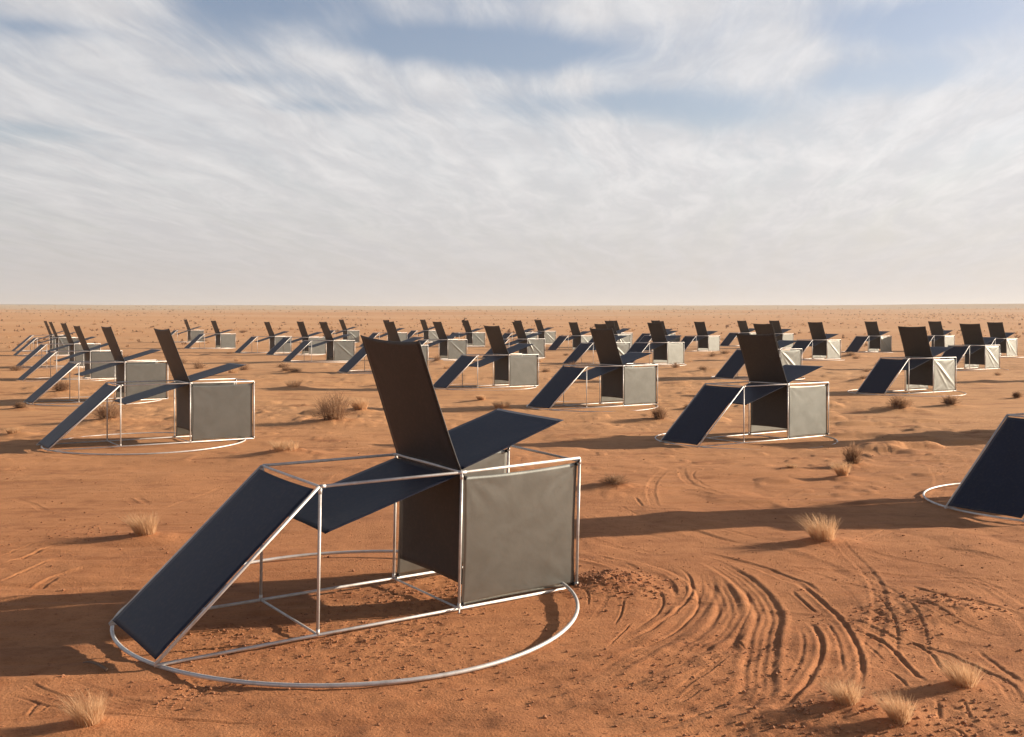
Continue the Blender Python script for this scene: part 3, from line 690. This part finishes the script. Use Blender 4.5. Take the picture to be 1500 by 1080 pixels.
KIND = {'B': 0, 'C': 0, 'D': 0, 'E': 0, 'NR': 0, 'F': 2, 'G': 2, 'K': 1, 'L': 2, 'X': 1, 'A2': 1, 'U2': 3, 'H': 3, 'O': 0, 'P': 0, 'A5': 0, 'V': 1, 'L1': 0, 'L2': 0, 'L3': 0, 'A6': 0, 'A4': 0, 'J': 3}
used = set()
for i, key in enumerate(k for k in PLACES if k != 'main'):
    kd = KIND.get(key, i % 4)
    o = protos[kd] if kd not in used else copy_tree(protos[kd])
    used.add(kd); seat(o, key)
    for ch in o.children:                                # each set up by hand: its panels hang a degree or so differently
        if ch.name.startswith(('upright_panel', 'wing_panel', 'hanging_panel')):
            hinge = Matrix.Translation((STD['A'], 0, H)); vr = random.Random(key + ch.name.split('.')[0])
            ch.matrix_basis = hinge @ Matrix.Rotation(R(vr.uniform(-1.3, 1.3)), 4, 'Y') @ Matrix.Rotation(R(vr.uniform(-.4, .4)), 4, 'Z') @ hinge.inverted()
    if key == 'V':                                       # cloth torn loose behind the raised panel
        A = STD['A']; m = MB()
        m.cloth((A - .50, 1.32, 2.80), (A - .12, 1.45, 3.22), (A + .30, 1.62, 2.42), (A - .28, 1.42, 2.22), 14, 14, lambda u, v: .10 * math.sin(7 * u + 3 * v) + .07 * math.sin(9 * v - 2 * u), .01, (.1, .05, .12, .0))
        m.cloth((A + .22, 1.60, 2.46), (A + .62, 1.72, 2.20), (A + .80, 1.75, 1.95), (A + .30, 1.60, 2.12), 10, 10, lambda u, v: .07 * math.sin(8 * u + 2 * v), .01, (.1, 0, .1, 0))
        m.build('torn_cloth', BROWN, o, 'torn dark cloth fluttering behind the raised panel')


# ------------------------------------------------------------------ plants
def blades(mb, n, w, h, lean, seed, width, droop=.25, spread=.9):
    r = random.Random(seed)
    for _ in range(n):
        rad = w * .5 * spread * math.sqrt(r.random()) * .55; a = r.uniform(0, 6.283)
        bx, by = rad * math.cos(a), rad * math.sin(a)
        out = (rad / (w * .5 + 1e-6)) * 1.1 + r.uniform(-.1, .45); da = a + r.gauss(0, .7)
        L = h * r.uniform(.45, 1.08); dx, dy = math.cos(da), math.sin(da); pts = []
        for k in range(4):
            t = k / 3; o_ = L * out * (.35 * t + droop * t * t) * 1.2
            pts.append(Vector((bx + dx * o_ + lean * L * t * t, by + dy * o_, -.03 + (L + .03) * t * (1 - .25 * out * droop * t))))
        sx, sy = -dy, dx; vs = []
        tw = r.uniform(0, 3.14); sx, sy = math.cos(tw), math.sin(tw)
        for k, p in enumerate(pts):
            ww = width * (1 - .8 * k / 3) * .5; vs += [p + Vector((sx * ww, sy * ww, 0)), p - Vector((sx * ww, sy * ww, 0))]
        mb.add(vs, [(2 * k, 2 * k + 1, 2 * k + 3, 2 * k + 2) for k in range(3)])
def bush(mb, n, w, h, seed, width):
    """a dome of wiry forking twigs"""
    r = random.Random(seed)
    for _ in range(n):
        a = r.uniform(0, 6.283); e = math.acos(r.uniform(.05, 1)); d = Vector((math.sin(e) * math.cos(a), math.sin(e) * math.sin(a), math.cos(e)))
        L = r.uniform(.55, 1.05); tip = Vector((d.x * w * .5 * L, d.y * w * .5 * L, max(.02, d.z * h * L)))
        start = Vector((r.gauss(0, .06) * w, r.gauss(0, .06) * w, -.02)); mid = start.lerp(tip, .5) + Vector((r.gauss(0, .05) * w, r.gauss(0, .05) * w, .08 * h))
        pts = [start, mid, tip]; forks = [(mid, tip + Vector((r.gauss(0, .12) * w, r.gauss(0, .12) * w, r.gauss(0, .1) * h))), (mid.lerp(tip, .5), tip + Vector((r.gauss(0, .1) * w, r.gauss(0, .1) * w, r.gauss(.03, .08) * h)))]
        for chain in [pts] + [list(f) for f in forks]:
            tw = r.uniform(0, 3.14); s = Vector((math.cos(tw), math.sin(tw), r.uniform(-.4, .4))) * width * .5; vs = []
            for k, p in enumerate(chain):
                q = 1 - .65 * k / (len(chain) - 1); vs += [p + s * q, p - s * q]
            mb.add(vs, [(2 * k, 2 * k + 1, 2 * k + 3, 2 * k + 2) for k in range(len(chain) - 1)])
PROTO = {}
def tuft_mesh(sort, var):
    if (sort, var) in PROTO: return PROTO[(sort, var)]
    m = MB()
    if sort == 'grass': blades(m, 130, 1, .62, -.15, 50 + var, .022)
    else: bush(m, 110, 1, .5, 70 + var, .020); blades(m, 40, .8, .4, -.1, 90 + var, .02)
    o = m.build('grass_tuft' if sort == 'grass' else 'desert_shrub', STRAW if sort == 'grass' else SCRUB)
    me = o.data; bpy.data.objects.remove(o); PROTO[(sort, var)] = me; return me
FARLAB = {'grass': 'small dry grass tuft on the open sand among the shelters', 'shrub': 'small dark desert shrub on the open sand among the shelters'}
FARGRP = {'grass': 'small dry grass tufts among the shelters', 'shrub': 'small dark shrubs among the shelters'}
def plant(i, x, y, w, h, sort, lab):
    z = surf(x, y) - .01
    if lab and y < 45:
        m = MB(); k = 1 if y < 16 else .8
        if sort == 'grass': blades(m, int(620 * k), w * 1.05, h, -.28, 900 + i, max(.0042, .00042 * y), .42)
        else: bush(m, int(260 * k), w, h, 900 + i, max(.006, .0005 * y)); blades(m, 120, w * .8, h * .9, -.1, 950 + i, max(.006, .0005 * y))
        o = m.build('grass_tuft' if sort == 'grass' else 'desert_shrub', STRAW if sort == 'grass' else SCRUB); o.location = (x, y, z)
        if i == 5:
            pass
    else:
        o = bpy.data.objects.new('grass_tuft' if sort == 'grass' else 'desert_shrub', tuft_mesh(sort, i % 4)); C.objects.link(o)
        o.location = (x, y, z); o.rotation_euler = (0, 0, (i * 2.4) % 6.28); o.scale = (w, w, h / .55)
    if lab: tag(o, lab, 'grass' if sort == 'grass' else 'shrub')
    else: tag(o, FARLAB[sort], 'grass' if sort == 'grass' else 'shrub', FARGRP[sort])
for i, (x, y, w, h, sort, lab) in enumerate(TUFT_POS): plant(i, x, y, w, h, sort, lab)
prng = random.Random(5); n = 0
while n < 80:                                           # scattered over the middle distance, clear of the shelters' stands
    y = 55 * (150 / 55) ** prng.random(); x = prng.uniform(-.5, .5) * y * 1.02
    if any(math.hypot(x - (px + .4), y - (py + 1.1)) < 3.4 for px, py, _, _ in PLACES.values()): continue
    s = prng.uniform(.35, 1.1); plant(100 + n, x, y, s, s * prng.uniform(.3, .55), prng.choice(('shrub', 'shrub', 'grass')), None); n += 1

def far_scrub():
    m = MB(); V = []; F = []
    r = np.random.default_rng(3); k = 0
    N = 5200
    d = 120 * (1500 / 120) ** (r.random(N) ** .8); a = r.uniform(-R(31), R(31), N)
    x = d * np.sin(a); y = d * np.cos(a); z = broad_height(x, y)
    d2 = np.concatenate([r.uniform(470, 640, 900), r.uniform(700, 1100, 900)]); a2 = np.concatenate([R(17) + R(11) * r.random(900), r.uniform(-R(30), R(30), 900)])
    x = np.concatenate([x, d2 * np.sin(a2)]); y = np.concatenate([y, d2 * np.cos(a2)]); d = np.concatenate([d, d2]); z = broad_height(x, y); N = len(x)
    keep = vn(x / 60, y / 60, 77) + .6 * vn(x / 17, y / 17, 78) + r.uniform(-.5, .5, N) > -.15
    for X, Y, Z, D in zip(x[keep], y[keep], z[keep], d[keep]):
        s = r.uniform(.45, 1.25) * r.uniform(.4, 1) * (1 + D / 900); h = s * r.uniform(.25, .5)
        for b in range(9):
            an = r.uniform(0, 6.28); tx, ty = math.cos(an), math.sin(an); el = r.uniform(.2, 1)
            L = s * r.uniform(.5, 1); wd = s * .13
            bx, by = X + r.normal(0, .12) * s, Y + r.normal(0, .12) * s
            V += [(bx - ty * wd, by + tx * wd, Z - .05), (bx + ty * wd, by - tx * wd, Z - .05), (bx + tx * L * (1 - el) + ty * wd * .5, by + ty * L * (1 - el), Z + h * el * 1.1), (bx + tx * L * (1 - el) * .8 - ty * wd * .5, by + ty * L * (1 - el) * .8, Z + h * el)]
            F.append((k, k + 1, k + 2, k + 3)); k += 4
    me = bpy.data.meshes.new('scrub'); me.from_pydata(V, [], F); me.materials.append(SCRUB); me.materials.append(STRAW)
    mi = np.repeat((r.random(len(F) // 9) < .55).astype(np.int32), 9); me.polygons.foreach_set('material_index', mi); me.update()
    o = bpy.data.objects.new('scrub', me); C.objects.link(o); o['kind'] = 'stuff'; o['label'] = 'low dry scrub dotted over the far plain'; o['category'] = 'scrub'
far_scrub()

# clods and gravel on the near sand
def clods():
    r = np.random.default_rng(9); P = []
    for _ in range(5200):
        y = 7.2 * (34 / 7.2) ** r.random(); x = r.uniform(-.52, .52) * y
        P.append((x, y, r.uniform(.003, .010) * (1 + (r.random() < .06) * 1.3)))
    for (px, py, rad, n, big) in [(600, 875, 1.0, 520, .020), (540, 930, 1.0, 360, .018), (330, 935, .8, 260, .018), (890, 860, .7, 420, .024), (300, 1005, .5, 120, .02), (1395, 890, .6, 160, .02), (1300, 912, .5, 130, .02), (1060, 975, .7, 130, .016),
                                  (110, 780, 1.2, 160, .02), (640, 970, .9, 140, .014), (950, 1010, .9, 160, .016), (1180, 1065, .8, 260, .022), (1420, 1060, .7, 200, .02), (480, 960, 1, 200, .016)]:
        cx, cy = ground_at(px, py)
        for _ in range(n): P.append((cx + r.normal(0, .55) * rad, cy + r.normal(0, .5) * rad, big * r.uniform(.25, 1) ** 1.5))
    P = np.array(P); z = surf_many(P[:, 0], P[:, 1])
    base = np.array([(1, 0, 0), (0, 1, 0), (-1, 0, 0), (0, -1, 0), (0, 0, 1), (0, 0, -1), (.6, .6, .55), (-.6, .6, .5), (-.6, -.6, .6), (.6, -.6, .5)])
    tris = [(0, 6, 4), (6, 1, 4), (1, 7, 4), (7, 2, 4), (2, 8, 4), (8, 3, 4), (3, 9, 4), (9, 0, 4), (6, 0, 5), (1, 6, 5), (7, 1, 5), (2, 7, 5), (8, 2, 5), (3, 8, 5), (9, 3, 5), (0, 9, 5)]
    V = []; F = []
    for i, ((x, y, s), zc) in enumerate(zip(P, z)):
        sc = s * r.uniform(.7, 1.3, (10, 3)) * (1, 1, .75); a = r.uniform(0, 6.28); ca, sa = math.cos(a), math.sin(a); q = base * sc
        V += [(x + v[0] * ca - v[1] * sa, y + v[0] * sa + v[1] * ca, zc + v[2] + .25 * s) for v in q]; F += [tuple(k + 10 * i for k in t) for t in tris]
    me = bpy.data.meshes.new('gravel'); me.from_pydata(V, [], F); me.materials.append(PEBBLE); me.update()
    o = bpy.data.objects.new('gravel', me); C.objects.link(o); o['kind'] = 'stuff'; o['label'] = 'clods and grit strewn over the near sand'; o['category'] = 'gravel'
clods()

# a dry twig in the shadow left of the foreground hoop
def twig():
    m = MB(); a = ground_at(122, 973); b = ground_at(156, 984); pts = []
    for t in np.linspace(0, 1, 9):
        x = a[0] + (b[0] - a[0]) * t; y = a[1] + (b[1] - a[1]) * t
        pts.append((x, y + .02 * math.sin(3.1 * t), surf(x, y) + .015 + .02 * math.sin(3.14 * t)))
    c = pts[0]; m.tube([(p[0] - c[0], p[1] - c[1], p[2] - c[2]) for p in pts], [.006 + .010 * t for t in np.linspace(0, 1, 9)], 7)
    o = m.build('twig', TWIG); o.location = c; tag(o, 'bent dry twig lying in shadow left of the foreground hoop', 'twig')
twig()

# ------------------------------------------------------------------ the dusty air
def haze(density):
    m = bpy.data.materials.new('dusty_air'); m.use_nodes = True; q = NT(m.node_tree); q.n.clear()
    v = q.node('ShaderNodeVolumePrincipled'); v.inputs['Color'].default_value = rgb(.82, .81, .78); v.inputs['Density'].default_value = density; v.inputs['Anisotropy'].default_value = .2
    out = q.node('ShaderNodeOutputMaterial'); q.l.new(v.outputs[0], out.inputs['Volume'])
    lo = float(GCO[:, 2].min()) - 1; hi = float(GCO[:, 2].max()) + 3; e = 11000
    me = bpy.data.meshes.new('haze')
    me.from_pydata([(x, y, z) for z in (lo, hi) for y in (-e, e) for x in (-e, e)], [], [(0, 2, 3, 1), (4, 5, 7, 6), (0, 1, 5, 4), (1, 3, 7, 5), (3, 2, 6, 7), (2, 0, 4, 6)])
    me.materials.append(m); o = bpy.data.objects.new('haze', me); C.objects.link(o); o['kind'] = 'stuff'; o['label'] = 'thin dusty haze over the plain'; o['category'] = 'haze'
HAZE = 0.00019
if HAZE: haze(HAZE)
